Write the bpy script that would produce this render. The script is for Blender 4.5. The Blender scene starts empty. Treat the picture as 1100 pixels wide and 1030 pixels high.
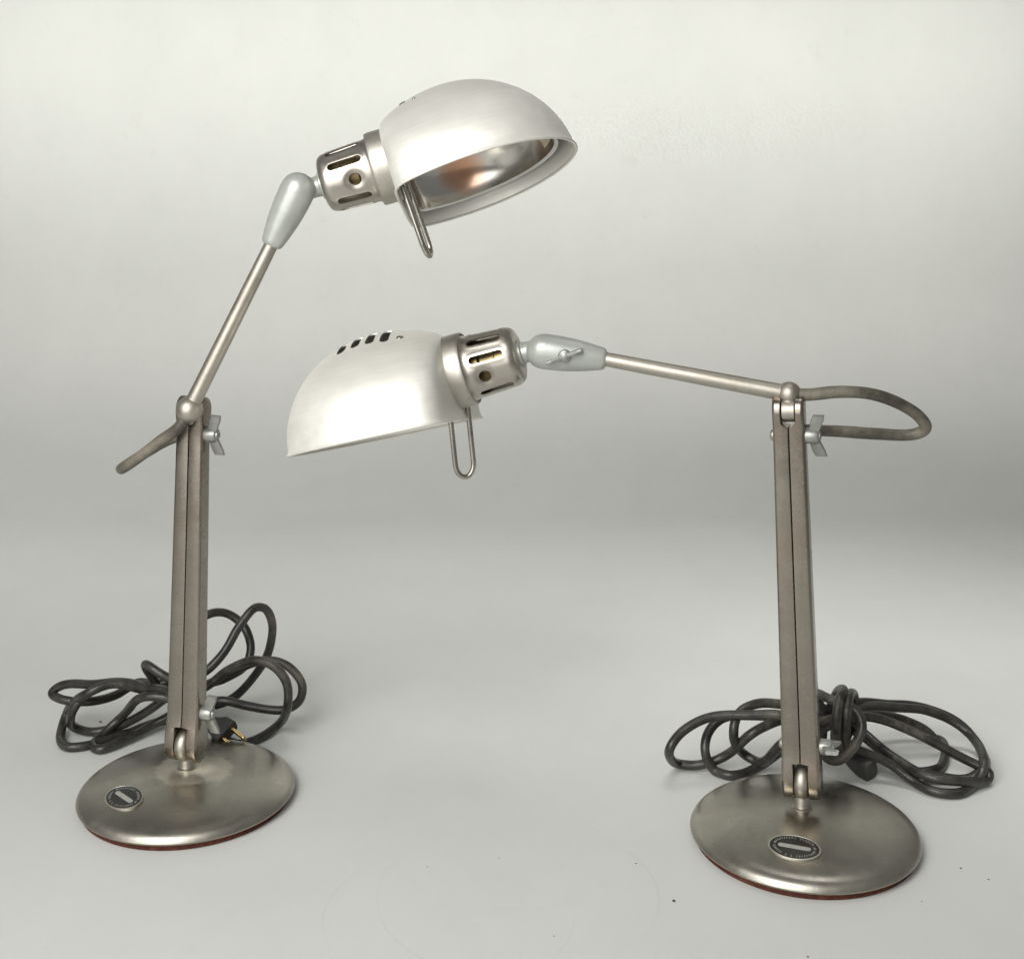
import bpy, bmesh, math, random
from mathutils import Vector, Matrix, Quaternion, noise

random.seed(7)
sc = bpy.context.scene
col = sc.collection
R = math.radians
V = Vector

# ------------------------------------------------------------------ camera
CAM_H, PITCH, FPX, CY = 0.6024, R(6.0), 1423.9, 315.0
cam_d = bpy.data.cameras.new('camera')
cam = bpy.data.objects.new('camera', cam_d)
col.objects.link(cam)
cam.location = (0, 0, CAM_H)
cam.rotation_euler = (R(90) - PITCH, 0, 0)
cam_d.sensor_width = 36
cam_d.lens = 36 * FPX / 1100
cam_d.shift_y = (CY - 515) / 1100
cam_d.clip_start = 0.02
cam_d.clip_end = 50
sc.camera = cam


def ray(px, py):
    u, v = (px - 550) / FPX, -(py - CY) / FPX
    return V((u, math.cos(PITCH) + v * math.sin(PITCH), -math.sin(PITCH) + v * math.cos(PITCH)))


def at(px, py, y):                 # a measured photo point at distance y
    d = ray(px, py)
    return V((0, 0, CAM_H)) + d * (y / d.y)


def gz(px, py, z):                 # a measured photo point at height z
    d = ray(px, py)
    return V((0, 0, CAM_H)) + d * ((z - CAM_H) / d.z)


# ------------------------------------------------------------------ materials
def new_mat(name):
    m = bpy.data.materials.new(name)
    m.use_nodes = True
    nt = m.node_tree
    return m, nt, nt.nodes['Principled BSDF']


def nd(nt, t, **kw):
    n = nt.nodes.new(t)
    for k, v in kw.items():
        if k in n.inputs:
            n.inputs[k].default_value = v
        else:
            setattr(n, k, v)
    return n


def ramp(nt, fac, stops):
    r = nt.nodes.new('ShaderNodeValToRGB')
    e = r.color_ramp.elements
    while len(e) < len(stops):
        e.new(0.5)
    for el, (p, c) in zip(e, stops):
        el.position = p
        el.color = c if len(c) == 4 else (*c, 1)
    nt.links.new(fac, r.inputs['Fac'])
    return r.outputs['Color']


def mapped(nt, scale, coord='Object'):
    tc = nt.nodes.new('ShaderNodeTexCoord')
    mp = nt.nodes.new('ShaderNodeMapping')
    mp.inputs['Scale'].default_value = scale
    nt.links.new(tc.outputs[coord], mp.inputs['Vector'])
    return mp.outputs['Vector']


def mixc(nt, fac, a, b, mode='MIX'):
    m = nt.nodes.new('ShaderNodeMix')
    m.data_type = 'RGBA'
    m.blend_type = mode
    for sock, val in ((m.inputs[0], fac), (m.inputs[6], a), (m.inputs[7], b)):
        if hasattr(val, 'is_output'):
            nt.links.new(val, sock)
        elif isinstance(val, (int, float)):
            sock.default_value = val
        else:
            sock.default_value = (*val, 1)
    return m.outputs[2]


def metal(name, c1, c2, rough=(0.28, 0.45), streak=(1, 1, 60), streak_rng=(0.9, 1.06), blot=22, aniso=0.0,
          bump=0.12, fine=260, stain_or_reflection=None, pits=520, pit=0.2):
    m, nt, b = new_mat(name)
    b.inputs['Metallic'].default_value = 1
    n1 = nd(nt, 'ShaderNodeTexNoise', Scale=blot, Detail=6, Roughness=0.65)
    nt.links.new(mapped(nt, (1, 1, 1)), n1.inputs['Vector'])
    base = ramp(nt, n1.outputs['Fac'], [(0.32, c1), (0.68, c2)])
    n2 = nd(nt, 'ShaderNodeTexNoise', Scale=25, Detail=4, Roughness=0.7)
    nt.links.new(mapped(nt, streak), n2.inputs['Vector'])
    lo, hi = streak_rng
    st = ramp(nt, n2.outputs['Fac'], [(0.3, (lo,) * 3), (0.7, (hi,) * 3)])
    colr = mixc(nt, 1.0, base, st, 'MULTIPLY')
    n5 = nd(nt, 'ShaderNodeTexNoise', Scale=pits, Detail=3, Roughness=0.6)
    nt.links.new(mapped(nt, (1, 1, 1)), n5.inputs['Vector'])
    pk = ramp(nt, n5.outputs['Fac'], [(0.30, (1 - pit,) * 3), (0.40, (1, 1, 1)), (0.66, (1, 1, 1)), (0.74, (1 + 0.4 * pit,) * 3)])
    colr = mixc(nt, 1.0, colr, pk, 'MULTIPLY')
    if stain_or_reflection:
        colr = stain_or_reflection(nt, colr)
    nt.links.new(colr, b.inputs['Base Color'])
    n3 = nd(nt, 'ShaderNodeTexNoise', Scale=60, Detail=5, Roughness=0.7)
    nt.links.new(mapped(nt, (1, 1, 1)), n3.inputs['Vector'])
    rr = ramp(nt, n3.outputs['Fac'], [(0.3, (rough[0],) * 3), (0.7, (rough[1],) * 3)])
    nt.links.new(rr, b.inputs['Roughness'])
    n4 = nd(nt, 'ShaderNodeTexNoise', Scale=fine, Detail=3)
    nt.links.new(mapped(nt, tuple(1 + (s - 1) * 0.25 for s in streak)), n4.inputs['Vector'])
    bp = nd(nt, 'ShaderNodeBump', Strength=bump, Distance=0.0006)
    nt.links.new(n4.outputs['Fac'], bp.inputs['Height'])
    nt.links.new(bp.outputs['Normal'], b.inputs['Normal'])
    if aniso:
        tg = nt.nodes.new('ShaderNodeTangent')
        tg.direction_type = 'RADIAL'
        tg.axis = 'Z'
        b.inputs['Anisotropic Rotation'].default_value = 0.25 if aniso > 0.5 else 0.0
        b.inputs['Anisotropic'].default_value = aniso
        nt.links.new(tg.outputs['Tangent'], b.inputs['Tangent'])
    return m


def residue(nt, base):              # pale dried residue round the neck of one base
    tc = nt.nodes.new('ShaderNodeTexCoord')
    nz = nd(nt, 'ShaderNodeTexNoise', Scale=70, Detail=8, Roughness=0.7)
    nt.links.new(tc.outputs['Object'], nz.inputs['Vector'])
    mp = nt.nodes.new('ShaderNodeMapping')
    mp.inputs['Location'].default_value = (-0.006, 0.002, 0)
    nt.links.new(tc.outputs['Object'], mp.inputs['Vector'])
    mul = nd(nt, 'ShaderNodeVectorMath', operation='MULTIPLY')
    mul.inputs[1].default_value = (0.85, 1.0, 0)
    nt.links.new(mp.outputs['Vector'], mul.inputs[0])
    ln = nd(nt, 'ShaderNodeVectorMath', operation='LENGTH')
    nt.links.new(mul.outputs['Vector'], ln.inputs[0])
    ad = nd(nt, 'ShaderNodeMath', operation='MULTIPLY_ADD')
    nt.links.new(nz.outputs['Fac'], ad.inputs[0])
    ad.inputs[1].default_value = 0.03
    nt.links.new(ln.outputs['Value'], ad.inputs[2])
    k = ramp(nt, ad.outputs[0], [(0.024, (0.75,) * 3), (0.032, (0.4,) * 3), (0.038, (0.2,) * 3), (0.0415, (0.75,) * 3),
                                 (0.044, (0.08,) * 3), (0.050, (0, 0, 0))])
    inv = nd(nt, 'ShaderNodeMath', operation='MULTIPLY_ADD')
    nt.links.new(k, inv.inputs[0])
    inv.inputs[1].default_value = -0.8
    inv.inputs[2].default_value = 1.0
    nt.links.new(inv.outputs[0], nt.nodes['Principled BSDF'].inputs['Metallic'])
    return mixc(nt, k, base, (0.62, 0.575, 0.46))


def brown_reflection_tint(nt, base):            # warm brown reflection painted into the colour inside the bowl
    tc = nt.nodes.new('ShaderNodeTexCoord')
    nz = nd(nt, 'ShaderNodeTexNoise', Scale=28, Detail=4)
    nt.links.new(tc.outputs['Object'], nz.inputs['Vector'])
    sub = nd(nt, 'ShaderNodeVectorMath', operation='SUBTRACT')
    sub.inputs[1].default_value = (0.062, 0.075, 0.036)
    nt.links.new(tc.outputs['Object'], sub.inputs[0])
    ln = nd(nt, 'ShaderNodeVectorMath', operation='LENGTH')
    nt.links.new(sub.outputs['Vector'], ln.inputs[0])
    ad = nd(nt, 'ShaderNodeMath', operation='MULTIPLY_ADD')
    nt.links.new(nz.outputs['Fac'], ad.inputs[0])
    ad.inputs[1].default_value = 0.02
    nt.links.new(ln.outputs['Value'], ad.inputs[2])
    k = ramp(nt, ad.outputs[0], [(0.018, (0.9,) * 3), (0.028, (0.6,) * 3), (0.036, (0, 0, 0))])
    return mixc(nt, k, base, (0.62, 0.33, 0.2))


def rust_tint(nt, base):
    nz = nd(nt, 'ShaderNodeTexNoise', Scale=9, Detail=5, Roughness=0.6)
    nt.links.new(mapped(nt, (3, 3, 1.2)), nz.inputs['Vector'])
    k = ramp(nt, nz.outputs['Fac'], [(0.5, (0, 0, 0)), (0.72, (0.6,) * 3)])
    return mixc(nt, k, base, (0.30, 0.2, 0.145))


M = {}
M['base'] = metal('worn_brushed_steel', (0.37, 0.35, 0.303), (0.435, 0.412, 0.36), rough=(0.27, 0.4), streak=(1, 1, 1),
                  streak_rng=(0.94, 1.05), aniso=0.45, bump=0.1)
M['base_stained'] = metal('worn_steel_with_residue', (0.37, 0.35, 0.303), (0.435, 0.412, 0.36), rough=(0.27, 0.4),
                          streak=(1, 1, 1), streak_rng=(0.94, 1.05), aniso=0.45, bump=0.1, stain_or_reflection=residue)
M['rail'] = metal('tarnished_nickel', (0.265, 0.241, 0.203), (0.325, 0.298, 0.255), rough=(0.21, 0.32), streak=(7, 7, 0.35),
                  streak_rng=(0.93, 1.035), bump=0.06, stain_or_reflection=rust_tint, blot=18, pit=0.1)
M['nickel'] = metal('nickel_plate', (0.40, 0.37, 0.32), (0.50, 0.468, 0.41), rough=(0.42, 0.54), streak=(1, 1, 1),
                    streak_rng=(0.94, 1.03), blot=40)
M['housing'] = metal('satin_nickel_housing', (0.44, 0.41, 0.36), (0.54, 0.51, 0.455), rough=(0.3, 0.42), streak=(1, 1, 1),
                     streak_rng=(0.94, 1.04))
M['collar'] = metal('dull_steel_collar', (0.45, 0.43, 0.38), (0.56, 0.535, 0.48), rough=(0.42, 0.54), streak=(1, 1, 1),
                    streak_rng=(0.92, 1.05))
M['shade'] = metal('brushed_aluminium', (0.86, 0.842, 0.775), (0.90, 0.883, 0.82), rough=(0.42, 0.54), streak=(1, 1, 14),
                   streak_rng=(0.95, 1.025), aniso=0.5, bump=0.08, blot=14, pit=0.0)
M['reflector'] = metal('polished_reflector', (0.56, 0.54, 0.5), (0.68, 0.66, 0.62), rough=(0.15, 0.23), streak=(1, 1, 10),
                       streak_rng=(0.9, 1.03), aniso=0.3, bump=0.04, stain_or_reflection=brown_reflection_tint, pit=0.0)
M['reflector_back'] = metal('darkened_reflector_back', (0.05, 0.048, 0.042), (0.09, 0.086, 0.076), rough=(0.5, 0.6), streak=(1, 1, 1))  # bowl's outside coloured dark so the vent slots look shaded inside
M['wire'] = metal('bright_wire', (0.42, 0.4, 0.35), (0.52, 0.49, 0.44), rough=(0.2, 0.3), streak=(1, 1, 1))
M['dull_brass'] = metal('dull_brass', (0.24, 0.18, 0.09), (0.42, 0.33, 0.18), rough=(0.35, 0.5), streak=(1, 1, 1))
M['brass'] = metal('brass', (0.58, 0.42, 0.17), (0.72, 0.55, 0.25), rough=(0.2, 0.32), streak=(1, 1, 1))


for k, v in (('shade', 0.56),):      # oxidised satin aluminium keeps a diffuse share
    M[k].node_tree.nodes['Principled BSDF'].inputs['Metallic'].default_value = v


def plain(name, c1, c2, rough, scale=40, bump=0.15, fine=300, spec=0.5, metallic=0.0, stretch=(1, 1, 1)):
    m, nt, b = new_mat(name)
    n1 = nd(nt, 'ShaderNodeTexNoise', Scale=scale, Detail=6, Roughness=0.65)
    nt.links.new(mapped(nt, stretch), n1.inputs['Vector'])
    nt.links.new(ramp(nt, n1.outputs['Fac'], [(0.35, c1), (0.68, c2)]), b.inputs['Base Color'])
    b.inputs['Roughness'].default_value = rough
    b.inputs['Metallic'].default_value = metallic
    b.inputs['Specular IOR Level'].default_value = spec
    n4 = nd(nt, 'ShaderNodeTexNoise', Scale=fine, Detail=4)
    nt.links.new(mapped(nt, (1, 1, 1)), n4.inputs['Vector'])
    bp = nd(nt, 'ShaderNodeBump', Strength=bump, Distance=0.0008)
    nt.links.new(n4.outputs['Fac'], bp.inputs['Height'])
    nt.links.new(bp.outputs['Normal'], b.inputs['Normal'])
    return m


M['cast'] = plain('grey_cast_zinc', (0.36, 0.375, 0.345), (0.46, 0.475, 0.435), 0.34, metallic=0.3, scale=30, bump=0.12, fine=420)
M['zinc'] = plain('pale_zinc', (0.25, 0.255, 0.235), (0.36, 0.365, 0.335), 0.38, metallic=0.55, scale=60)


def cord_mat(name, c1, c2, dust, amount):
    m, nt, b = new_mat(name)
    n1 = nd(nt, 'ShaderNodeTexNoise', Scale=70, Detail=6, Roughness=0.7)
    nt.links.new(mapped(nt, (1, 1, 1)), n1.inputs['Vector'])
    base = ramp(nt, n1.outputs['Fac'], [(0.35, c1), (0.7, c2)])
    n2 = nd(nt, 'ShaderNodeTexNoise', Scale=11, Detail=8, Roughness=0.72)
    nt.links.new(mapped(nt, (1, 1, 1)), n2.inputs['Vector'])
    k = ramp(nt, n2.outputs['Fac'], [(amount, (0, 0, 0)), (amount + 0.2, (0.8,) * 3)])
    base = mixc(nt, k, base, dust)
    nt.links.new(base, b.inputs['Base Color'])
    nt.links.new(ramp(nt, n2.outputs['Fac'], [(amount, (0.36,) * 3), (amount + 0.2, (0.7,) * 3)]), b.inputs['Roughness'])
    n4 = nd(nt, 'ShaderNodeTexNoise', Scale=420, Detail=4)
    nt.links.new(mapped(nt, (1, 1, 1)), n4.inputs['Vector'])
    bp = nd(nt, 'ShaderNodeBump', Strength=0.3, Distance=0.0008)
    nt.links.new(n4.outputs['Fac'], bp.inputs['Height'])
    nt.links.new(bp.outputs['Normal'], b.inputs['Normal'])
    return m


M['cord'] = cord_mat('grimy_rubber_cord', (0.014, 0.0135, 0.012), (0.05, 0.047, 0.04), (0.19, 0.17, 0.13), 0.54)
M['cord_old'] = cord_mat('dusty_rubber_cord', (0.035, 0.032, 0.025), (0.085, 0.077, 0.06), (0.24, 0.215, 0.165), 0.42)
M['plug'] = plain('dark_plug_rubber', (0.03, 0.03, 0.028), (0.06, 0.058, 0.052), 0.5)
M['felt'] = plain('red_felt', (0.055, 0.02, 0.014), (0.125, 0.045, 0.03), 0.95, scale=150, bump=0.6, fine=900, spec=0.1)
M['badge'] = plain('black_enamel', (0.008, 0.008, 0.007), (0.016, 0.016, 0.014), 0.35)
M['print'] = plain('pale_print', (0.27, 0.27, 0.24), (0.38, 0.38, 0.34), 0.5, scale=400)
M['print_dim'] = plain('worn_print', (0.16, 0.16, 0.14), (0.4, 0.4, 0.36), 0.5, scale=900)
M['badge_rim'] = metal('badge_rim_metal', (0.48, 0.46, 0.41), (0.58, 0.56, 0.5), rough=(0.45, 0.55), streak=(1, 1, 1))
M['label'] = plain('aged_paper', (0.5, 0.43, 0.3), (0.65, 0.57, 0.42), 0.7, scale=90)
M['crumb'] = plain('dark_crumb', (0.04, 0.035, 0.025), (0.1, 0.085, 0.06), 0.9)


def backdrop_mat():
    m, nt, b = new_mat('matte_backdrop')
    n1 = nd(nt, 'ShaderNodeTexNoise', Scale=3.5, Detail=6, Roughness=0.6)
    nt.links.new(mapped(nt, (1, 1, 1)), n1.inputs['Vector'])
    base = ramp(nt, n1.outputs['Fac'], [(0.3, (0.615, 0.62, 0.595)), (0.7, (0.64, 0.643, 0.62))])
    # faint rubbed scuffs
    n2 = nd(nt, 'ShaderNodeTexNoise', Scale=30, Detail=8, Roughness=0.75)
    nt.links.new(mapped(nt, (1, 2.5, 1)), n2.inputs['Vector'])
    k = ramp(nt, n2.outputs['Fac'], [(0.58, (0, 0, 0)), (0.78, (0.35,) * 3)])
    base = mixc(nt, k, base, (0.5, 0.5, 0.46))
    n6 = nd(nt, 'ShaderNodeTexNoise', Scale=520, Detail=3, Roughness=0.6)
    nt.links.new(mapped(nt, (1, 1, 1)), n6.inputs['Vector'])
    base = mixc(nt, 1.0, base, ramp(nt, n6.outputs['Fac'], [(0.3, (0.998,) * 3), (0.7, (1.002,) * 3)]), 'MULTIPLY')
    n7 = nd(nt, 'ShaderNodeTexNoise', Scale=8, Detail=7, Roughness=0.7)
    nt.links.new(mapped(nt, (1.5, 1, 1)), n7.inputs['Vector'])
    base = mixc(nt, 1.0, base, ramp(nt, n7.outputs['Fac'], [(0.35, (0.982,) * 3), (0.65, (1.01,) * 3)]), 'MULTIPLY')
    # faint ring marks left by round feet
    tc = nt.nodes.new('ShaderNodeTexCoord')
    nz = nd(nt, 'ShaderNodeTexNoise', Scale=5, Detail=2)
    nt.links.new(tc.outputs['Object'], nz.inputs['Vector'])
    for cx, cy, rad, amp in ((0.001, 1.09, 0.085, 0.32), (0.005, 1.03, 0.115, 0.26), (-0.05, 1.0, 0.1, 0.16)):
        sub = nd(nt, 'ShaderNodeVectorMath', operation='SUBTRACT')
        sub.inputs[1].default_value = (cx, cy, 0)
        nt.links.new(tc.outputs['Object'], sub.inputs[0])
        ln = nd(nt, 'ShaderNodeVectorMath', operation='LENGTH')
        nt.links.new(sub.outputs['Vector'], ln.inputs[0])
        d = nd(nt, 'ShaderNodeMath', operation='SUBTRACT')
        nt.links.new(ln.outputs['Value'], d.inputs[0])
        d.inputs[1].default_value = rad
        a = nd(nt, 'ShaderNodeMath', operation='ABSOLUTE')
        nt.links.new(d.outputs[0], a.inputs[0])
        s = nd(nt, 'ShaderNodeMath', operation='MULTIPLY')
        nt.links.new(a.outputs[0], s.inputs[0])
        s.inputs[1].default_value = 380
        w = ramp(nt, s.outputs[0], [(0.0, (amp,) * 3), (0.55, (0, 0, 0))])
        g = ramp(nt, nz.outputs['Fac'], [(0.45, (0, 0, 0)), (0.6, (1, 1, 1))])
        base = mixc(nt, mixc(nt, 1.0, w, g, 'MULTIPLY'), base, (0.42, 0.42, 0.39))
    nt.links.new(base, b.inputs['Base Color'])
    b.inputs['Roughness'].default_value = 0.62
    b.inputs['Specular IOR Level'].default_value = 0.25
    n4 = nd(nt, 'ShaderNodeTexNoise', Scale=240, Detail=4)
    nt.links.new(mapped(nt, (1, 1, 1)), n4.inputs['Vector'])
    bp = nd(nt, 'ShaderNodeBump', Strength=0.02, Distance=0.001)
    nt.links.new(n4.outputs['Fac'], bp.inputs['Height'])
    nt.links.new(bp.outputs['Normal'], b.inputs['Normal'])
    return m


# ------------------------------------------------------------------ mesh helpers
def finish(bm, sharp=35):
    bmesh.ops.recalc_face_normals(bm, faces=bm.faces)
    me = bpy.data.meshes.new('mesh')
    bm.to_mesh(me)
    bm.free()
    me.polygons.foreach_set('use_smooth', [True] * len(me.polygons))
    if sharp:
        me.set_sharp_from_angle(angle=R(sharp))
    return me


def part(name, bm, mat, parent=None, mtx=None, sharp=35, label=None):
    """mtx: world matrix of the part's own frame; the mesh is written in that frame."""
    me = bm if isinstance(bm, bpy.types.Mesh) else finish(bm, sharp)
    me.name = name
    me.materials.clear()
    me.materials.append(mat)
    o = bpy.data.objects.new(name, me)
    col.objects.link(o)
    mtx = mtx or Matrix.Identity(4)
    if parent:
        o.parent = parent
        pw = parent['_w'] if '_w' in parent else None
        pm = WORLD[parent.name]
        o.matrix_local = pm.inverted() @ mtx
    else:
        o.matrix_local = mtx
    WORLD[o.name] = mtx.copy()
    if label:
        o['label'] = label
    return o


WORLD = {}


def frame(o, x, z):
    """orthonormal frame: z exact, x as near as possible"""
    z = z.normalized()
    x = (x - z * x.dot(z)).normalized()
    y = z.cross(x)
    m = Matrix((x, y, z)).transposed().to_4x4()
    m.translation = o
    return m


def lathe(bm, prof, seg=64, cap0=True, cap1=True):
    rings = []
    for r, z in prof:
        if r < 1e-6:
            rings.append([bm.verts.new((0, 0, z))])
        else:
            rings.append([bm.verts.new((r * math.cos(2 * math.pi * i / seg), r * math.sin(2 * math.pi * i / seg), z)) for i in range(seg)])
    for a, b in zip(rings, rings[1:]):
        for i in range(seg):
            j = (i + 1) % seg
            if len(a) == 1 and len(b) == 1:
                continue
            if len(a) == 1:
                bm.faces.new((a[0], b[i], b[j]))
            elif len(b) == 1:
                bm.faces.new((a[i], a[j], b[0]))
            else:
                bm.faces.new((a[i], a[j], b[j], b[i]))
    if cap0 and len(rings[0]) > 1:
        bm.faces.new(rings[0][::-1])
    if cap1 and len(rings[-1]) > 1:
        bm.faces.new(rings[-1])
    return bm


def loft(bm, secs, cap=True):
    rings = [[bm.verts.new(p) for p in s] for s in secs]
    n = len(rings[0])
    for a, b in zip(rings, rings[1:]):
        for i in range(n):
            j = (i + 1) % n
            bm.faces.new((a[i], a[j], b[j], b[i]))
    if cap:
        bm.faces.new(rings[0][::-1])
        bm.faces.new(rings[-1])
    return bm


def round_rect(x0, x1, y0, y1, r, k=4):
    r = min(r, (x1 - x0) * 0.49, (y1 - y0) * 0.49)
    out = []
    for cx, cy, a0 in ((x1 - r, y1 - r, 0), (x0 + r, y1 - r, 90), (x0 + r, y0 + r, 180), (x1 - r, y0 + r, 270)):
        for i in range(k + 1):
            a = R(a0 + 90 * i / k)
            out.append((cx + r * math.cos(a), cy + r * math.sin(a)))
    return out


def catmull(pts, n=14, closed=False):
    out = []
    P = [V(p) for p in pts]
    P = [P[0] * 2 - P[1]] + P + [P[-1] * 2 - P[-2]]
    for i in range(1, len(P) - 2):
        p0, p1, p2, p3 = P[i - 1:i + 3]
        # centripetal parametrisation keeps loops round
        t0 = 0
        t1 = t0 + max((p1 - p0).length, 1e-5) ** 0.5
        t2 = t1 + max((p2 - p1).length, 1e-5) ** 0.5
        t3 = t2 + max((p3 - p2).length, 1e-5) ** 0.5
        for k in range(n):
            t = t1 + (t2 - t1) * k / n
            a1 = p0 * ((t1 - t) / (t1 - t0)) + p1 * ((t - t0) / (t1 - t0))
            a2 = p1 * ((t2 - t) / (t2 - t1)) + p2 * ((t - t1) / (t2 - t1))
            a3 = p2 * ((t3 - t) / (t3 - t2)) + p3 * ((t - t2) / (t3 - t2))
            b1 = a1 * ((t2 - t) / (t2 - t0)) + a2 * ((t - t0) / (t2 - t0))
            b2 = a2 * ((t3 - t) / (t3 - t1)) + a3 * ((t - t1) / (t3 - t1))
            out.append(b1 * ((t2 - t) / (t2 - t1)) + b2 * ((t - t1) / (t2 - t1)))
    out.append(P[-2].copy())
    return out


def tube(bm, pts, r, seg=16, cap=True, rfun=None, wob=0):
    t = (pts[1] - pts[0]).normalized()
    nrm = t.orthogonal().normalized()
    secs = []
    for i, p in enumerate(pts):
        a = pts[max(i - 1, 0)]
        b = pts[min(i + 1, len(pts) - 1)]
        t2 = (b - a).normalized()
        q = t.rotation_difference(t2)
        nrm = (q @ nrm)
        nrm = (nrm - t2 * nrm.dot(t2)).normalized()
        t = t2
        bn = t.cross(nrm)
        rr = rfun(i / (len(pts) - 1)) if rfun else r
        if wob:
            rr *= 1 + wob * noise.noise(p * 60)
        secs.append([p + (nrm * math.cos(2 * math.pi * k / seg) + bn * math.sin(2 * math.pi * k / seg)) * rr for k in range(seg)])
    return loft(bm, secs, cap)


def relax(pts, it=2):
    for _ in range(it):
        pts = [pts[0]] + [pts[i - 1] * 0.25 + pts[i] * 0.5 + pts[i + 1] * 0.25 for i in range(1, len(pts) - 1)] + [pts[-1]]
    return pts


def boolean_cut(me, cutters):
    """subtract each closed cutter mesh (bmesh) from mesh me; returns a new mesh"""
    o = bpy.data.objects.new('cut_target', me)
    col.objects.link(o)
    tmp = []
    for cb in cutters:
        bmesh.ops.recalc_face_normals(cb, faces=cb.faces)
        cm = bpy.data.meshes.new('cutter')
        cb.to_mesh(cm)
        cb.free()
        c = bpy.data.objects.new('cutter', cm)
        col.objects.link(c)
        tmp.append(c)
        md = o.modifiers.new('b', 'BOOLEAN')
        md.operation = 'DIFFERENCE'
        md.solver = 'EXACT'
        md.object = c
    dg = bpy.context.evaluated_depsgraph_get()
    dg.update()
    res = bpy.data.meshes.new_from_object(o.evaluated_get(dg))
    for c in tmp + [o]:
        bpy.data.objects.remove(c)
    res.polygons.foreach_set('use_smooth', [True] * len(res.polygons))
    res.set_sharp_from_angle(angle=R(38))
    return res


def capsule_prism(mtx, length, width, depth, k=8):
    """stadium-shaped prism: length along x, width along y, depth along +-z"""
    bm = bmesh.new()
    pts = []
    h = max(length / 2 - width / 2, 0)
    for cx, a0 in ((h, -90), (-h, 90)):
        for i in range(k + 1):
            a = R(a0 + 180 * i / k)
            pts.append((cx + width / 2 * math.cos(a), width / 2 * math.sin(a)))
    if h == 0:
        pts = [(width / 2 * math.cos(2 * math.pi * i / 16), width / 2 * math.sin(2 * math.pi * i / 16)) for i in range(16)]
    loft(bm, [[mtx @ V((x, y, -depth)) for x, y in pts], [mtx @ V((x, y, depth)) for x, y in pts]])
    return bm


def empty(name, loc, label, cat, group=None):
    o = bpy.data.objects.new(name, None)
    col.objects.link(o)
    o.location = loc
    o.empty_display_size = 0.05
    o['label'] = label
    o['category'] = cat
    if group:
        o['group'] = group
    WORLD[o.name] = Matrix.Translation(loc)
    return o


# ------------------------------------------------------------------ lamp parts
BACK = 1.12                                 # the dome is this much longer behind its centre
RS, HS, CUT = 0.0990, 0.0925, 0.0640         # shade: radius, height, how far behind its centre the back is cut


def dome_point(h, th, rs, hs, cut, p=13):
    rad = rs * math.sqrt(max(1 - (h / hs) ** 2, 0))
    rad = max(rad, 1e-4)
    c = -math.cos(th)
    if c > 0.0:
        c = max(c, 1e-3)
        rad /= math.sqrt((c / BACK) ** 2 + math.sin(th) ** 2)      # fuller shoulder behind
        lim = (cut - 0.002 * h / hs) / c
        rad = (rad ** -p + lim ** -p) ** (-1 / p)
    return rad * math.cos(th), rad * math.sin(th)


def dome_shell(rs, hs, cut, z0=0.0, top=1.0, seg=112, nh=34, thick=0.0011, lip=0.0):
    """closed shell with the flat back; origin at the middle of the back edge of the rim; x forward, z up"""
    bm = bmesh.new()

    def surf(rs_, hs_, cut_):
        rows = []
        for i in range(nh + 1):
            a = (math.pi / 2) * (i / nh) * top
            h = hs_ * math.sin(a)
            row = []
            for j in range(seg):
                x, y = dome_point(h, 2 * math.pi * j / seg, rs_, hs_, cut_)
                if lip and i <= 1:
                    s = 1 + lip * (1 - i / 1.0) if i == 0 else 1
                    x, y = x * s, y * s
                row.append(bm.verts.new((x + CUT, y, z0 + h)))
            rows.append(row)
        for a, b in zip(rows, rows[1:]):
            for j in range(seg):
                k = (j + 1) % seg
                bm.faces.new((a[j], a[k], b[k], b[j]))
        bm.faces.new(rows[-1])
        return rows
    o = surf(rs, hs, cut)
    i = surf(rs - thick, hs - thick, cut - thick)
    for j in range(seg):
        k = (j + 1) % seg
        bm.faces.new((o[0][j], i[0][j], i[0][k], o[0][k]))
    bmesh.ops.recalc_face_normals(bm, faces=bm.faces)
    return bm


def to_mesh(bm):
    me = bpy.data.meshes.new('mesh')
    bm.to_mesh(me)
    bm.free()
    return me


def make_shade(slots):
    me = to_mesh(dome_shell(RS, HS, CUT, lip=0.012))
    if slots:
        cs = []
        for a in (0.048, 0.0615, 0.075, 0.0885):
            m = Matrix.Translation((a, 0.0285, 0.085)) @ Matrix.Rotation(R(96), 4, 'Z')
            cs.append(capsule_prism(m, 0.040, 0.0082, 0.034))
        me = boolean_cut(me, cs)
    else:
        me.polygons.foreach_set('use_smooth', [True] * len(me.polygons))
        me.set_sharp_from_angle(angle=R(38))
    return me


def make_reflector():
    me = to_mesh(dome_shell(RS * 0.845, HS * 0.72, CUT * 0.86, z0=0.010, top=0.62, thick=0.0008, lip=0.03))
    me.polygons.foreach_set('use_smooth', [True] * len(me.polygons))
    me.set_sharp_from_angle(angle=R(50))
    return me


HOUSE_L, HOUSE_R0, HOUSE_R1 = 0.0505, 0.0260, 0.0290


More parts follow.
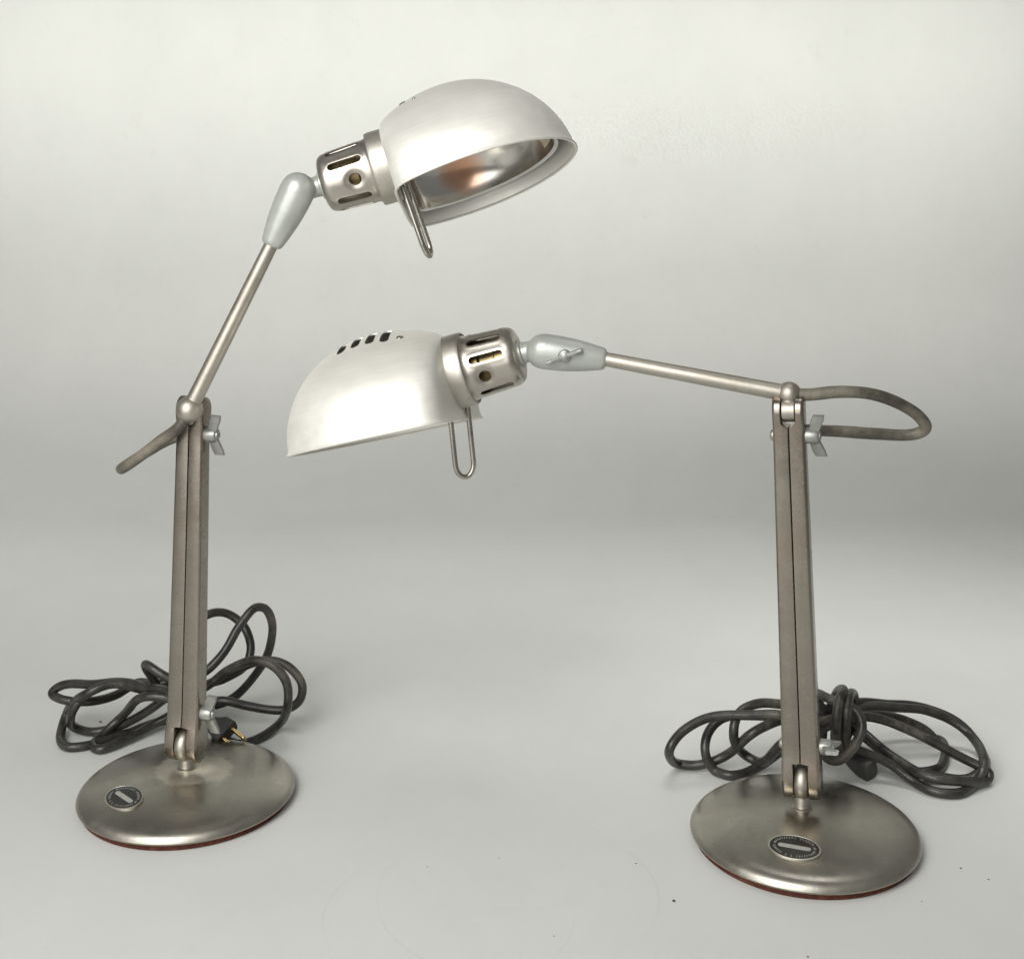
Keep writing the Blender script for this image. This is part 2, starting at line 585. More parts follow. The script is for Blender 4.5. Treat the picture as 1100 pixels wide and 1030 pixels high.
def make_housing(roll):
    """vented cup: z runs from the stem end (0) to the collar end"""
    bm = bmesh.new()
    seg, nz = 120, 34
    slot_ang = [roll + 36 * k for k in (1, 2, 3, 4, 6, 7, 8, 9)]
    hole_ang = [roll, roll + 180]

    def prof(t):
        r = HOUSE_R0 + (HOUSE_R1 - HOUSE_R0) * t
        if t < 0.16:                      # rounded shoulder
            u = 1 - t / 0.16
            r -= 0.0062 * (1 - math.sqrt(max(1 - u * u, 0)))
        if t > 0.86:                      # flare into the collar
            u = (t - 0.86) / 0.14
            r += 0.0030 * u * u
        return r

    def surf(off):
        rows = []
        for i in range(nz + 1):
            t = (i / nz)
            z = t * HOUSE_L
            row = []
            for j in range(seg):
                a = 360 * j / seg
                r = prof(t) - off
                for ha in hole_ang:
                    d = ((a - ha + 180) % 360 - 180)
                    q = ((R(d) * r) ** 2 + (z - 0.031) ** 2) / (0.0078 ** 2)
                    r -= 0.0026 * math.exp(-q * q * 0.9)
                for sa in slot_ang:
                    d = ((a - sa + 180) % 360 - 180)
                    dz = max(abs(z - 0.0255) - 0.012, 0)
                    q = math.sqrt((R(d) * r) ** 2 + dz ** 2)
                    r += 0.00045 * math.exp(-((q - 0.0046) / 0.0016) ** 2)
                row.append(bm.verts.new((r * math.cos(R(a)), r * math.sin(R(a)), z + (off if i == 0 else 0))))
            rows.append(row)
        for a, b in zip(rows, rows[1:]):
            for j in range(seg):
                k = (j + 1) % seg
                bm.faces.new((a[j], a[k], b[k], b[j]))
        bm.faces.new(rows[0])
        return rows
    o = surf(0)
    i = surf(0.0011)
    for j in range(seg):
        k = (j + 1) % seg
        bm.faces.new((o[-1][j], i[-1][j], i[-1][k], o[-1][k]))
    bmesh.ops.recalc_face_normals(bm, faces=bm.faces)
    me = to_mesh(bm)
    cs = []
    for a in slot_ang:
        m = Matrix.Rotation(R(a), 4, 'Z') @ Matrix.Translation((0.028, 0, 0.0255)) @ Matrix.Rotation(R(90), 4, 'Y')
        cs.append(capsule_prism(m, 0.0310, 0.0068, 0.008))
    for a in hole_ang:
        m = Matrix.Rotation(R(a), 4, 'Z') @ Matrix.Translation((0.028, 0, 0.031)) @ Matrix.Rotation(R(90), 4, 'Y')
        cs.append(capsule_prism(m, 0.0112, 0.0112, 0.008))
    return boolean_cut(me, cs)


def wing_nut(name, parent, o, axis, wing_dir, spread=22, size=1.0, hub=0.009, mat='zinc'):
    bm = bmesh.new()
    s = size
    lathe(bm, [(0.0060 * s, 0), (0.0062 * s, 0.001), (0.0060 * s, hub * 0.8), (0.0053 * s, hub * 0.95), (0.0036 * s, hub), (0.0034 * s, hub + 0.0012),
               (0.0026 * s, hub + 0.0016)], 28)
    for sg in (1, -1):
        secs = []
        for k in range(9):
            t = k / 8
            ln = 0.003 * s + t * 0.0142 * s
            w = (0.0038 + 0.0013 * t) * s
            if t > 0.86:
                w *= 0.86
            lift = hub * 0.5 + math.tan(R(spread)) * ln
            th = 0.0019 * s * (1.15 - 0.4 * t)
            ring = []
            for x, y in round_rect(-th, th, -w, w, 0.0009 * s, 3):
                ring.append(V((ln * sg, y * 0.0 + x, 0)) + V((0, 0, lift + y)))
            secs.append(ring)
        loft(bm, secs)
    return part(name, bm, M[mat], parent, frame(o, wing_dir, axis), 40)


def bolt_head(parent, o, axis):
    bm = bmesh.new()
    lathe(bm, [(0.0052, 0), (0.0052, 0.0008), (0.0045, 0.0024), (0.003, 0.0033), (0, 0.0036)], 24)
    return part('bolt_head', bm, M['nickel'], parent, frame(o, axis.orthogonal(), axis))


def rail_section(x0, x1, dp, side):
    r1 = min(0.0027, dp * 0.45, (x1 - x0) * 0.45)        # outer corners
    r0 = min(0.0007, dp * 0.2, (x1 - x0) * 0.2)          # corners along the seam
    out = []
    for cx, cy, a0, inner in ((1, 1, 0, side < 0), (-1, 1, 90, side > 0), (-1, -1, 180, side > 0), (1, -1, 270, side < 0)):
        r = r0 if inner else r1
        ox = (x1 - r) if cx > 0 else (x0 + r)
        oy = cy * (dp - r)
        for i in range(5):
            a = R(a0 + 90 * i / 4)
            out.append((ox + r * math.cos(a), oy + r * math.sin(a)))
    return out


def make_rail(side, L):
    """one half of the post; side=+1/-1; z from the lower pin (0) to the upper pin (L); x across, y to the front"""
    secs = []
    lo, hi = -0.0155, L + 0.0125
    zs = [lo + 0.0002, lo + 0.0008, lo + 0.002, lo + 0.004, lo + 0.007, -0.004, 0.0, 0.006, 0.012, 0.0165, 0.0185, 0.0194, 0.0198, 0.0202, 0.0205, 0.0207, 0.022, 0.026, 0.034]
    zs += [0.034 + (L - 0.034 - 0.022) * k / 24 for k in range(1, 25)]
    zs += [L - 0.0155, L - 0.0135, L - 0.0125, L - 0.0115, L - 0.009, L - 0.003, L, hi - 0.009, hi - 0.006, hi - 0.0035, hi - 0.0018, hi - 0.0007, hi - 0.0002]
    for z in zs:
        t = min(max(z / L, 0), 1)
        wo = 0.0162 + (0.0132 - 0.0162) * t              # outer half width
        if z < 0.034:
            wo += 0.0004 * math.sin(math.pi * max(z - lo, 0) / 0.05)
        gap = 0.0003 + 0.0003 * noise.noise(V((0, 0, z * 9))) ** 2
        inner = gap
        if z < 0.0205:
            u = min(max((0.0205 - z) / 0.0010, 0), 1)
            inner = gap + (0.0064 - gap) * u ** 0.5
        if z > L - 0.0135:
            u = min(max((z - (L - 0.0135)) / 0.003, 0), 1)
            inner = gap + (0.0060 - gap) * u
        dp = 0.0098 + (0.0082 - 0.0098) * t              # half depth
        ear = 0.0132
        if z < 0.034:
            k = min(max((0.034 - z) / 0.03, 0), 1)
            dp = dp + (ear - dp) * (k * k * (3 - 2 * k))
        if z < 0:
            dp = min(dp, math.sqrt(max(0.0155 ** 2 - z * z, 1e-8)) * ear / 0.0155)
        earu = 0.0112
        if z > L - 0.02:
            k = min(max((z - (L - 0.02)) / 0.02, 0), 1)
            dp = dp + (earu - dp) * (k * k * (3 - 2 * k))
        if z > L:
            zz = z - L
            dp = min(dp, math.sqrt(max(0.0125 ** 2 - zz * zz, 1e-8)) * earu / 0.0125)
        endk = min((z - lo), (hi - z)) / 0.002
        if endk < 1:
            wo -= 0.0012 * (1 - endk)
            inner += 0.0008 * (1 - endk)
        x0, x1 = (inner, wo) if side > 0 else (-wo, -inner)
        secs.append([(x, y, z) for x, y in rail_section(x0, x1, dp, side)])
    bm = bmesh.new()
    loft(bm, secs)
    return bm


def badge_parts(base, mtx):
    a, b = 0.0222, 0.0152
    bm = bmesh.new()
    n = 72

    def el(k, z):
        return [(a * k * math.cos(2 * math.pi * i / n), b * k * math.sin(2 * math.pi * i / n), z) for i in range(n)]
    loft(bm, [el(1.0, -0.001), el(1.0, 0.0003), el(0.985, 0.0005), el(0.93, 0.0005), el(0.915, 0.0002)], cap=False)
    rim = part('badge_rim', bm, M['badge_rim'], base, mtx)
    bm = bmesh.new()
    loft(bm, [el(0.925, -0.001), el(0.925, 0.00028), el(0.9, 0.0003)])
    # the sunken pale bar and the ring of worn lettering are separate inlays of the one badge
    bd = part('badge', bm, M['badge'], base, mtx)
    bm = bmesh.new()
    pts = []
    for cx, a0 in ((0.0116, -90), (-0.0116, 90)):
        for i in range(9):
            an = R(a0 + 180 * i / 8)
            pts.append((cx + 0.0022 * math.cos(an), 0.0022 * math.sin(an)))
    loft(bm, [[(x, y, 0.0001) for x, y in pts], [(x, y, 0.0006) for x, y in pts]])
    br = part('badge_bar', bm, M['print'], base, mtx)
    bm = bmesh.new()
    rnd = random.Random(3)

    def stroke(x, y, ang, l, w):
        c, s = math.cos(ang), math.sin(ang)
        q = [(x + c * u - s * v, y + s * u + c * v) for u, v in ((-l / 2, -w / 2), (l / 2, -w / 2), (l / 2, w / 2), (-l / 2, w / 2))]
        loft(bm, [[(p[0], p[1], 0.0001) for p in q], [(p[0], p[1], 0.00055) for p in q]])
    for i in range(46):
        t = 2 * math.pi * i / 46
        if rnd.random() < 0.14 or abs(math.sin(t)) < 0.12:
            continue
        x, y = a * 0.765 * math.cos(t), b * 0.745 * math.sin(t)
        tang = math.atan2(b * math.cos(t), -a * math.sin(t))
        up = tang + math.pi / 2
        stroke(x, y, up, 0.0021, 0.0005)
        if rnd.random() < 0.7:
            o = rnd.choice((-1, 0, 1)) * 0.0008
            stroke(x + math.cos(up) * o + math.cos(tang) * 0.0004, y + math.sin(up) * o + math.sin(tang) * 0.0004, tang, 0.0011, 0.0005)
    part('badge_lettering', bm, M['print_dim'], base, mtx)


BASE_PROF = [(0, 0.0304), (0.012, 0.0302), (0.03, 0.0288), (0.05, 0.0262), (0.068, 0.0231), (0.080, 0.0204), (0.088, 0.0180),
             (0.0935, 0.0157), (0.097, 0.0132), (0.099, 0.0107), (0.1, 0.0084), (0.0996, 0.0071), (0.0985, 0.0062), (0.0, 0.0059)]


def base_height(r):
    for (r0, z0), (r1, z1) in zip(BASE_PROF, BASE_PROF[1:]):
        if r0 <= r <= r1:
            return z0 + (z1 - z0) * (r - r0) / (r1 - r0)
    return 0.007


def make_lamp(p):
    L = p['loc']
    root = empty('desk_lamp', L, p['label'], 'desk lamp', 'metal gooseneck style desk lamps')
    root['group'] = 'articulated metal desk lamps'
    yaw = p['yaw']
    right = V((math.cos(yaw), math.sin(yaw), 0))
    front = V((math.sin(yaw), -math.cos(yaw), 0))
    Z = V((0, 0, 1))
    # --- base
    bmx = Matrix.Translation(L)
    base = part('base', lathe(bmesh.new(), BASE_PROF, 160), M[p['base_mat']], root, bmx)
    part('felt_pad', lathe(bmesh.new(), [(0, 0.0002), (0.0950, 0.0002), (0.0962, 0.0012), (0.0960, 0.0058), (0.0, 0.0061)], 120), M['felt'], root, bmx)
    bp = p['badge']
    rr = bp.length
    slope = (base_height(rr + 0.012) - base_height(rr - 0.012)) / 0.024
    rad = V((bp.x / rr, bp.y / rr, slope)).normalized()
    tan = V((-bp.y / rr, bp.x / rr, 0))
    nrm = rad.cross(tan).normalized()
    if nrm.z < 0:
        nrm = -nrm
    badge_parts(base, frame(L + V((bp.x, bp.y, base_height(rr) + 0.0004)), tan, nrm))
    # --- foot knuckle
    B, T = p['B'], p['T']
    axis = (T - B).normalized()
    plen = (T - B).length
    fr = frame(B, right, axis)
    right = V(fr.col[0][:3])
    frontd = -V(fr.col[1][:3])
    bm = bmesh.new()
    lathe(bm, [(0, -0.0061), (0.0108, -0.0061), (0.0134, -0.0052), (0.0150, -0.0030), (0.0156, 0), (0.0150, 0.0030), (0.0134, 0.0052), (0.0108, 0.0061), (0, 0.0061)], 48)
    bmesh.ops.rotate(bm, verts=bm.verts, matrix=Matrix.Rotation(R(90), 3, 'Y'))
    zb = B.z - (L.z + 0.0297)
    lathe(bm, [(0.0092, -zb), (0.0090, -zb + 0.0012), (0.0070, -zb + 0.002), (0.0064, -zb + 0.004), (0.0062, -0.006), (0.004, -0.002)], 32)
    part('foot_knuckle', bm, M['nickel'], root, frame(B, right, Z))
    # --- post
    for s in (-1, 1):
        part('post_rail', make_rail(s, plen), M['rail'], root, fr)
    # clamp bolts and wing nuts
    for k, (z, ang) in enumerate(((0.033, p['wing_low']), (plen - 0.0215, p['wing_top']))):
        c = B + axis * z
        w = 0.0162 + (0.0132 - 0.0162) * z / plen
        bolt_head(root, c - right * (w - 0.0002), -right)
        wd = axis * math.cos(R(ang)) + frontd * math.sin(R(ang))
        wing_nut('wing_nut', root, c + right * (w - 0.0002), right, wd, spread=p.get('spread', 18), hub=0.0112, size=1.12)
    # --- elbow
    ball = p['ball']
    S = p['S']
    G = p['G']
    adir = (S - ball).normalized()
    bm = bmesh.new()
    bmesh.ops.create_uvsphere(bm, u_segments=40, v_segments=24, radius=p['ball_r'], matrix=Matrix.Translation(ball))
    kd = (T - ball)
    klen = kd.length
    kfr = frame(ball, right, kd)
    b2 = bmesh.new()
    lathe(b2, [(0.0085, 0.004), (0.0075, 0.009), (0.0072, klen - 0.004)], 28)
    bmesh.ops.transform(b2, matrix=kfr, verts=b2.verts)
    t1 = to_mesh(b2)
    bm.from_mesh(t1)
    b3 = bmesh.new()
    lathe(b3, [(0.0088, -0.0056), (0.0096, -0.005), (0.0096, 0.005), (0.0088, 0.0056)], 32)
    bmesh.ops.transform(b3, matrix=frame(T, axis, right), verts=b3.verts)
    bm.from_mesh(to_mesh(b3))
    part('elbow_joint', bm, M['nickel'], root)
    # --- arm tube
    bm = bmesh.new()
    tube(bm, [ball + adir * (0.004 + ((S - ball).length + 0.002) * k / 20) for k in range(21)], 0.006, 28, rfun=lambda t: 0.0072 - 0.0010 * t)
    part('arm', bm, M['nickel'], root)
    # cord stub ferrule on the far side of the ball
    # --- head frame
    A, F, roll = p['A'], p['F'], p['roll']
    f = (F - A).normalized()
    away = V((0, 1, 0)) - f * f.y
    away.normalize()
    up = f.cross(away)
    if up.z < 0:
        up = -up
    n = (up * math.cos(roll) + away * math.sin(roll)).normalized()
    H = frame(A, f, n)
    shade = part('shade', make_shade(p['slots']), M['shade'], root, H)
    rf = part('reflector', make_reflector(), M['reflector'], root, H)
    rf.data.materials.append(M['reflector_back'])
    for pg in rf.data.polygons:
        c = pg.center - V((CUT, 0, 0.005))
        if pg.normal.dot(c) > 0:
            pg.material_index = 1
    bm = bmesh.new()
    loop = []
    for j in range(145):
        x, y = dome_point(0, 2 * math.pi * j / 144, RS, HS, CUT)
        loop.append(V((x * 1.006 + CUT, y * 1.006, 0.0)))
    tube(bm, loop, 0.0013, 10, cap=False)
    part('rim_bead', bm, M['shade'], shade, H)
    # screws and slot rivet on the shade
    yn = V(H.col[1][:3])
    near = -1 if yn.y > 0 else 1        # local y sign that faces the front
    for sx, sy in ((0.030, 0.040), (0.041, 0.052)) if p['two_screws'] else ((0.033, 0.040),):
        x = sx - CUT
        z = HS * math.sqrt(max(1 - ((x / BACK) ** 2 + sy * sy) / (RS * RS), 0))
        pl = V((sx, near * sy, z))
        nl = V((x / (RS * BACK) ** 2, near * sy / RS ** 2, z / HS ** 2)).normalized()
        bm = bmesh.new()
        rs = 0.0032 if sx < 0.037 else 0.0014
        lathe(bm, [(rs, -0.0006), (rs, 0.0004), (rs * 0.85, 0.0009), (rs * 0.35, 0.0012), (0, 0.0012)], 20)
        part('screw', bm, M['wire'], shade, H @ frame(pl, V((1, 0, 0)), nl))
    # --- collar, housing, stem along the socket axis
    tilt = Matrix.Rotation(p['tilt'], 4, 'Y')
    sock = H @ Matrix.Translation((0.006, 0, 0.0425)) @ tilt @ Matrix.Rotation(R(-90), 4, 'Y')   # z points backwards
    bm = bmesh.new()
    lathe(bm, [(0.0308, -0.006), (0.0332, -0.0055), (0.0335, 0.0), (0.0336, 0.015), (0.0333, 0.0185), (0.0327, 0.0196), (0.0317, 0.0197), (0.0312, 0.018), (0.0308, 0.0)], 96, cap0=False, cap1=False)
    part('collar', bm, M['collar'], root, sock)
    hz = 0.017 + HOUSE_L
    hm = sock @ Matrix.Translation((0, 0, hz)) @ Matrix.Rotation(R(180), 4, 'X')       # z from stem end to the collar
    # angle of the front in this frame
    inv = hm.to_3x3().inverted()
    fl = inv @ V((0, -1, 0))
    ang = math.degrees(math.atan2(fl.y, fl.x))
    part('socket_housing', make_housing(ang + p['hole_roll']), M['housing'], root, hm)
    bm = bmesh.new()
    lathe(bm, [(0.0, 0.004), (0.012, 0.004), (0.0165, 0.008), (0.017, 0.02), (0.0162, 0.021), (0.0162, 0.022), (0.0162, 0.034), (0.019, 0.036), (0.019, 0.05), (0, 0.05)], 40)
    part('bulb_socket', bm, M['dull_brass'], root, hm)
    E = hm @ V((0, 0, 0))
    sd = (hm.to_3x3() @ V((0, 0, -1))).normalized()          # away from the head
    bm = bmesh.new()
    stem_end = E + sd * 0.016
    lathe(bm, [(0.0125, -0.001), (0.0125, 0.002), (0.0098, 0.003), (0.0092, 0.008), (0.0095, 0.018)], 36)
    part('stem', bm, M['cast'], root, frame(E, sd.orthogonal(), sd))
    # --- grip
    gd = (S - G).normalized()
    gl = (S - G).length
    bm = bmesh.new()
    secs = []
    facing = V((0, -1, 0))
    gx = (facing - gd * facing.dot(gd)).normalized()
    gy = gd.cross(gx)
    for k in range(61):
        t = k / 60
        z = -0.0156 + (gl + 0.0156) * t
        if z < 0:
            r = math.sqrt(max(0.0156 ** 2 - z * z, 1e-7))
        else:
            u = z / gl
            r = 0.0158 - 0.0066 * u ** 2.1
            if u > 0.94:
                r -= 0.0016 * ((u - 0.94) / 0.06) ** 2.5
        secs.append([G + gd * z + (gx * math.cos(2 * math.pi * i / 36) * 0.86 + gy * math.sin(2 * math.pi * i / 36)) * r for i in range(36)])
    loft(bm, secs)
    grip = part('swivel_grip', bm, M['cast'], root)
    # split line boss round the stem
    bm = bmesh.new()
    d = (stem_end - G)
    if d.length > 0.004:
        lathe(bm, [(0.0105, -0.004), (0.0110, d.length * 0.5), (0.0100, d.length)], 32)
        part('neck_joint', bm, M['cast'], root, frame(G, d.orthogonal(), d))
    # wing nut on the grip
    sgn = p['grip_wing']
    wo = G + gd * 0.020 + gx * (sgn * 0.0105)
    wing_nut('wing_nut', root, wo, gx * sgn, gd * math.cos(R(28)) + gy * math.sin(R(28)) * p['wing_tilt'], spread=8, hub=0.005, size=0.95)
    # --- wire loop under the back of the shade
    q = []
    hw = 0.0084
    for k in range(8):
        q.append(V((0, -hw, 0.028 - 0.0085 * k)))
    zc = 0.028 - 0.0085 * 7
    for k in range(1, 12):
        a = math.pi * k / 12
        q.append(V((0, -hw * math.cos(a), zc - hw * 1.5 * math.sin(a))))
    for k in range(8):
        q.append(V((0, hw, zc + 0.0085 * k)))
    bm = bmesh.new()
    tube(bm, q, 0.0025, 14)
    part('wire_loop', bm, M['wire'], root, frame(p['hook'], p['hook_y'].cross(p['hook_z']), p['hook_z']))
    if p['sticker']:
        bm = bmesh.new()
        g = []
        for i in range(7):
            row = []
            for j in range(7):
                th = R(-14 + 28 * i / 6) + p['sticker']
                h = 0.018 + 0.026 * j / 6
                x, y = dome_point(h - 0.010, th, RS * 0.845 - 0.0008, HS * 0.72 - 0.0008, CUT * 0.86)
                x, y = x * 0.992, y * 0.992
                row.append(bm.verts.new((x + CUT, y, h)))
            g.append(row)
        for i in range(6):
            for j in range(6):
                bm.faces.new((g[i][j], g[i + 1][j], g[i + 1][j + 1], g[i][j + 1]))
        part('paper_sticker', bm, M['label'], root, H)
    # --- cords
    bm = bmesh.new()
    tube(bm, relax(catmull(p['elbow_cord'], 12), 3), 0.0052, 18, wob=0.06)
    part('elbow_cord', bm, M['cord_old'], root)
    pts = relax(catmull(p['cord'], 12), 5)
    for q in pts:
        q += noise.noise_vector(q * 26) * 0.0016
        q.z = max(q.z, 0.0048)
    bm = bmesh.new()
    tube(bm, pts, 0.0046, 16, wob=0.05)
    part('power_cord', bm, M['cord'], root)
    # --- plug
    P0, P1 = p['plug']
    pd = (P1 - P0).normalized()
    pfr = frame(P0, p['plug_side'], pd)
    ln = (P1 - P0).length
    bm = bmesh.new()
    secs = []
    for z, hx, hy in ((0, 0.0045, 0.0045), (0.006, 0.0055, 0.005), (0.012, 0.009, 0.0068), (ln * 0.55, 0.0118, 0.0078), (ln * 0.9, 0.0130, 0.0085), (ln - 0.001, 0.0130, 0.0085), (ln, 0.0122, 0.0078)):
        secs.append([(x, y, z) for x, y in round_rect(-hx, hx, -hy, hy, min(hx, hy) * 0.6, 5)])
    loft(bm, secs)
    plug = part('plug', bm, M['plug'], root, pfr)
    if p['prongs']:
        for sx in (-1, 1):
            bm = bmesh.new()
            secs = []
            for z, k in ((-0.002, 1), (0.0155, 1), (0.0180, 0.8), (0.0190, 0.5)):
                secs.append([(x, y, z) for x, y in round_rect(-0.0013, 0.0013, -0.0038 * k, 0.0038 * k, 0.0006, 2)])
            loft(bm, secs)
            part('prong', bm, M['brass'], plug, pfr @ Matrix.Translation((0.0063 * sx, 0, ln)))
    return root


# ------------------------------------------------------------------ the left, raised lamp
LL = V((-0.3053, 1.1905, 0))


def pxl(lst, ox, oy, s):
    """list of (crop x, crop y, height or None, depth or None) -> points"""
    out = []
    for cx, cy, k, v in lst:
        px, py = ox + cx / s, oy + cy / s
        out.append(gz(px, py, v) if k == 'z' else at(px, py, v))
    return out


left_cord = pxl([
    (560, 470, 'y', 1.235), (540, 440, 'y', 1.25), (500, 400, 'y', 1.27), (420, 382, 'y', 1.29), (350, 366, 'y', 1.30), (200, 372, 'y', 1.315), (95, 378, 'y', 1.33), (60, 405, 'y', 1.33), (95, 432, 'y', 1.32),
    (200, 438, 'y', 1.32), (300, 412, 'y', 1.34), (390, 362, 'y', 1.36), (470, 385, 'y', 1.38), (560, 400, 'y', 1.39),
    # across behind the post to the right loops
    (650, 372, 'y', 1.375), (720, 350, 'y', 1.36), (790, 300, 'y', 1.36), (815, 225, 'y', 1.37), (790, 150, 'y', 1.38), (720, 100, 'y', 1.38), (650, 108, 'y', 1.37), (590, 160, 'y', 1.36),
    (560, 260, 'y', 1.35), (520, 350, 'y', 1.33), (400, 372, 'y', 1.325), (270, 372, 'y', 1.315), (190, 405, 'y', 1.305), (130, 480, 'y', 1.30), (145, 540, 'z', 0.006), (215, 556, 'z', 0.005), (320, 530, 'z', 0.012),
    (430, 465, 'y', 1.31), (520, 400, 'y', 1.31), (600, 350, 'y', 1.32),
    (660, 310, 'y', 1.33), (725, 235, 'y', 1.34), (770, 155, 'y', 1.35), (825, 84, 'y', 1.36), (870, 85, 'y', 1.37), (898, 150, 'y', 1.38), (878, 255, 'y', 1.385), (825, 345, 'y', 1.39), (750, 420, 'y', 1.39), (670, 455, 'y', 1.38), (590, 460, 'y', 1.36),
    (510, 430, 'y', 1.34), (440, 350, 'y', 1.32), (415, 292, 'y', 1.29), (470, 330, 'y', 1.28), (560, 390, 'y', 1.28), (560, 430, 'y', 1.275), (480, 420, 'y', 1.27), (400, 420, 'y', 1.275), (320, 500, 'z', 0.022), (250, 568, 'z', 0.008), (212, 605, 'z', 0.005), (240, 622, 'z', 0.005), (330, 585, 'z', 0.007), (450, 520, 'z', 0.012),
    (540, 470, 'y', 1.33), (600, 410, 'y', 1.33),
    (660, 372, 'y', 1.325), (730, 315, 'y', 1.315), (830, 282, 'y', 1.305), (905, 305, 'y', 1.30), (955, 370, 'y', 1.30), (955, 450, 'y', 1.30), (915, 530, 'z', 0.008), (850, 575, 'z', 0.005), (770, 600, 'z', 0.005), (690, 560, 'z', 0.008), (620, 500, 'z', 0.01),
    (560, 500, 'z', 0.012), (480, 510, 'z', 0.007), (330, 562, 'z', 0.005), (210, 603, 'z', 0.0045), (120, 612, 'z', 0.0045), (88, 575, 'z', 0.005), (115, 480, 'z', 0.02), (185, 408, 'y', 1.29), (290, 372, 'y', 1.30), (420, 392, 'y', 1.305), (540, 400, 'y', 1.31),
    (650, 372, 'y', 1.34), (740, 325, 'y', 1.345), (850, 283, 'y', 1.345), (950, 300, 'y', 1.345), (1008, 370, 'y', 1.34), (1000, 435, 'y', 1.335), (930, 472, 'y', 1.335), (800, 455, 'y', 1.335), (700, 435, 'y', 1.335), (640, 445, 'y', 1.34), (610, 462, 'y', 1.345), (628, 485, 'y', 1.31), (656, 506, 'y', 1.289),
], 40, 630, 3.548)
plug0 = pxl([(655, 505, 'y', 1.290)], 40, 630, 3.548)[0]
plug1 = pxl([(727, 562, 'y', 1.276)], 40, 630, 3.548)[0]

left_ball = at(203.5, 440, 1.172)
make_lamp(dict(
    loc=LL, yaw=R(-15), base_mat='base_stained',
    label='taller lamp at left with its arm and shade raised pointing right',
    badge=V((-0.0455, -0.0460)),
    ball_r=0.0120, B=at(200, 799, 1.1905), T=at(208, 440, 1.195),
    wing_low=12, wing_top=14,
    ball=left_ball, S=at(291, 264, 1.18), G=at(320, 204, 1.183),
    A=at(434, 225, 1.185), F=at(620, 159.5, 1.195), roll=R(15), tilt=R(3), slots=True, two_screws=True,
    hole_roll=8, grip_wing=-1, wing_tilt=1,
    hook=at(444, 224, 1.165), hook_z=V((-0.34, -0.02, 1)).normalized(), hook_y=V((0.24, 1, 0.05)).normalized(),
    sticker=R(8),
    elbow_cord=[left_ball, at(193, 458, 1.172), at(172, 474, 1.175), at(148, 492, 1.18), at(133, 502, 1.19), at(131, 503, 1.203), at(140, 497, 1.213), at(160, 484, 1.215), at(182, 472, 1.213), at(204, 466, 1.208)],
    cord=left_cord, plug=(plug0, plug1), plug_side=V((-0.6, -0.55, -0.5)).normalized(), prongs=True,
))

# ------------------------------------------------------------------ the right, lowered lamp
RL = V((0.258, 1.1141, 0))
right_cord = pxl([
    (450, 240, 'y', 1.15), (470, 250, 'y', 1.18), (430, 190, 'y', 1.20), (390, 163, 'y', 1.215), (300, 165, 'y', 1.22), (180, 172, 'y', 1.225), (95, 208, 'y', 1.22), (55, 268, 'y', 1.21), (78, 312, 'z', 0.006), (135, 318, 'z', 0.006), (225, 283, 'z', 0.018),
    (305, 220, 'y', 1.22), (395, 178, 'y', 1.24), (500, 160, 'y', 1.26),
    (600, 128, 'y', 1.27), (730, 132, 'y', 1.29), (870, 152, 'y', 1.30), (960, 215, 'y', 1.29), (1005, 285, 'y', 1.27), (1000, 335, 'z', 0.012), (960, 357, 'z', 0.006), (865, 350, 'z', 0.006), (760, 325, 'z', 0.012), (650, 235, 'y', 1.27), (540, 180, 'y', 1.26),
    (395, 170, 'y', 1.25), (300, 165, 'y', 1.25), (220, 172, 'y', 1.25), (175, 215, 'y', 1.245), (160, 275, 'y', 1.235), (185, 328, 'z', 0.006), (240, 347, 'z', 0.0045), (315, 325, 'z', 0.006), (400, 268, 'z', 0.02), (500, 210, 'y', 1.22),
    (620, 165, 'y', 1.235), (720, 182, 'y', 1.24), (850, 242, 'y', 1.235), (960, 302, 'y', 1.225), (1022, 340, 'z', 0.012), (1018, 360, 'z', 0.007), (950, 362, 'z', 0.014), (850, 352, 'z', 0.016), (740, 300, 'z', 0.02), (640, 215, 'y', 1.26), (540, 150, 'y', 1.27),
    (395, 130, 'y', 1.245), (325, 129, 'y', 1.24), (268, 160, 'y', 1.23), (250, 220, 'y', 1.22), (275, 278, 'z', 0.018), (325, 308, 'z', 0.012), (400, 250, 'y', 1.20), (500, 190, 'y', 1.21),
    (640, 160, 'y', 1.29), (740, 172, 'y', 1.31), (830, 208, 'y', 1.31), (880, 275, 'y', 1.30), (868, 325, 'z', 0.006), (800, 335, 'z', 0.0045), (720, 290, 'z', 0.01), (640, 225, 'y', 1.27), (520, 150, 'y', 1.25), (500, 95, 'y', 1.24), (540, 115, 'y', 1.22),
    # the wraps of the knot
    (620, 150, 'y', 1.21), (640, 195, 'y', 1.20), (620, 250, 'y', 1.195), (570, 300, 'y', 1.195), (525, 290, 'y', 1.21), (520, 200, 'y', 1.25), (555, 100, 'y', 1.25), (580, 84, 'y', 1.225), (565, 130, 'y', 1.20), (560, 220, 'y', 1.195), (575, 260, 'y', 1.22), (600, 200, 'y', 1.27),
    (610, 110, 'y', 1.26), (600, 100, 'y', 1.22), (592, 150, 'y', 1.20), (590, 230, 'y', 1.20), (610, 260, 'y', 1.225),
    (700, 300, 'z', 0.022), (790, 360, 'z', 0.008), (860, 395, 'z', 0.005), (930, 400, 'z', 0.005), (985, 368, 'z', 0.006), (1008, 320, 'z', 0.02), (970, 225, 'y', 1.265), (880, 165, 'y', 1.28), (760, 140, 'y', 1.275), (640, 140, 'y', 1.27), (560, 200, 'y', 1.25), (560, 260, 'y', 1.25),
], 700, 710, 2.8205)
rp0 = pxl([(575, 275, 'y', 1.25)], 700, 710, 2.8205)[0]
rp1 = pxl([(668, 335, 'z', 0.0095)], 700, 710, 2.8205)[0]
right_ball = at(847.5, 423, 1.112)
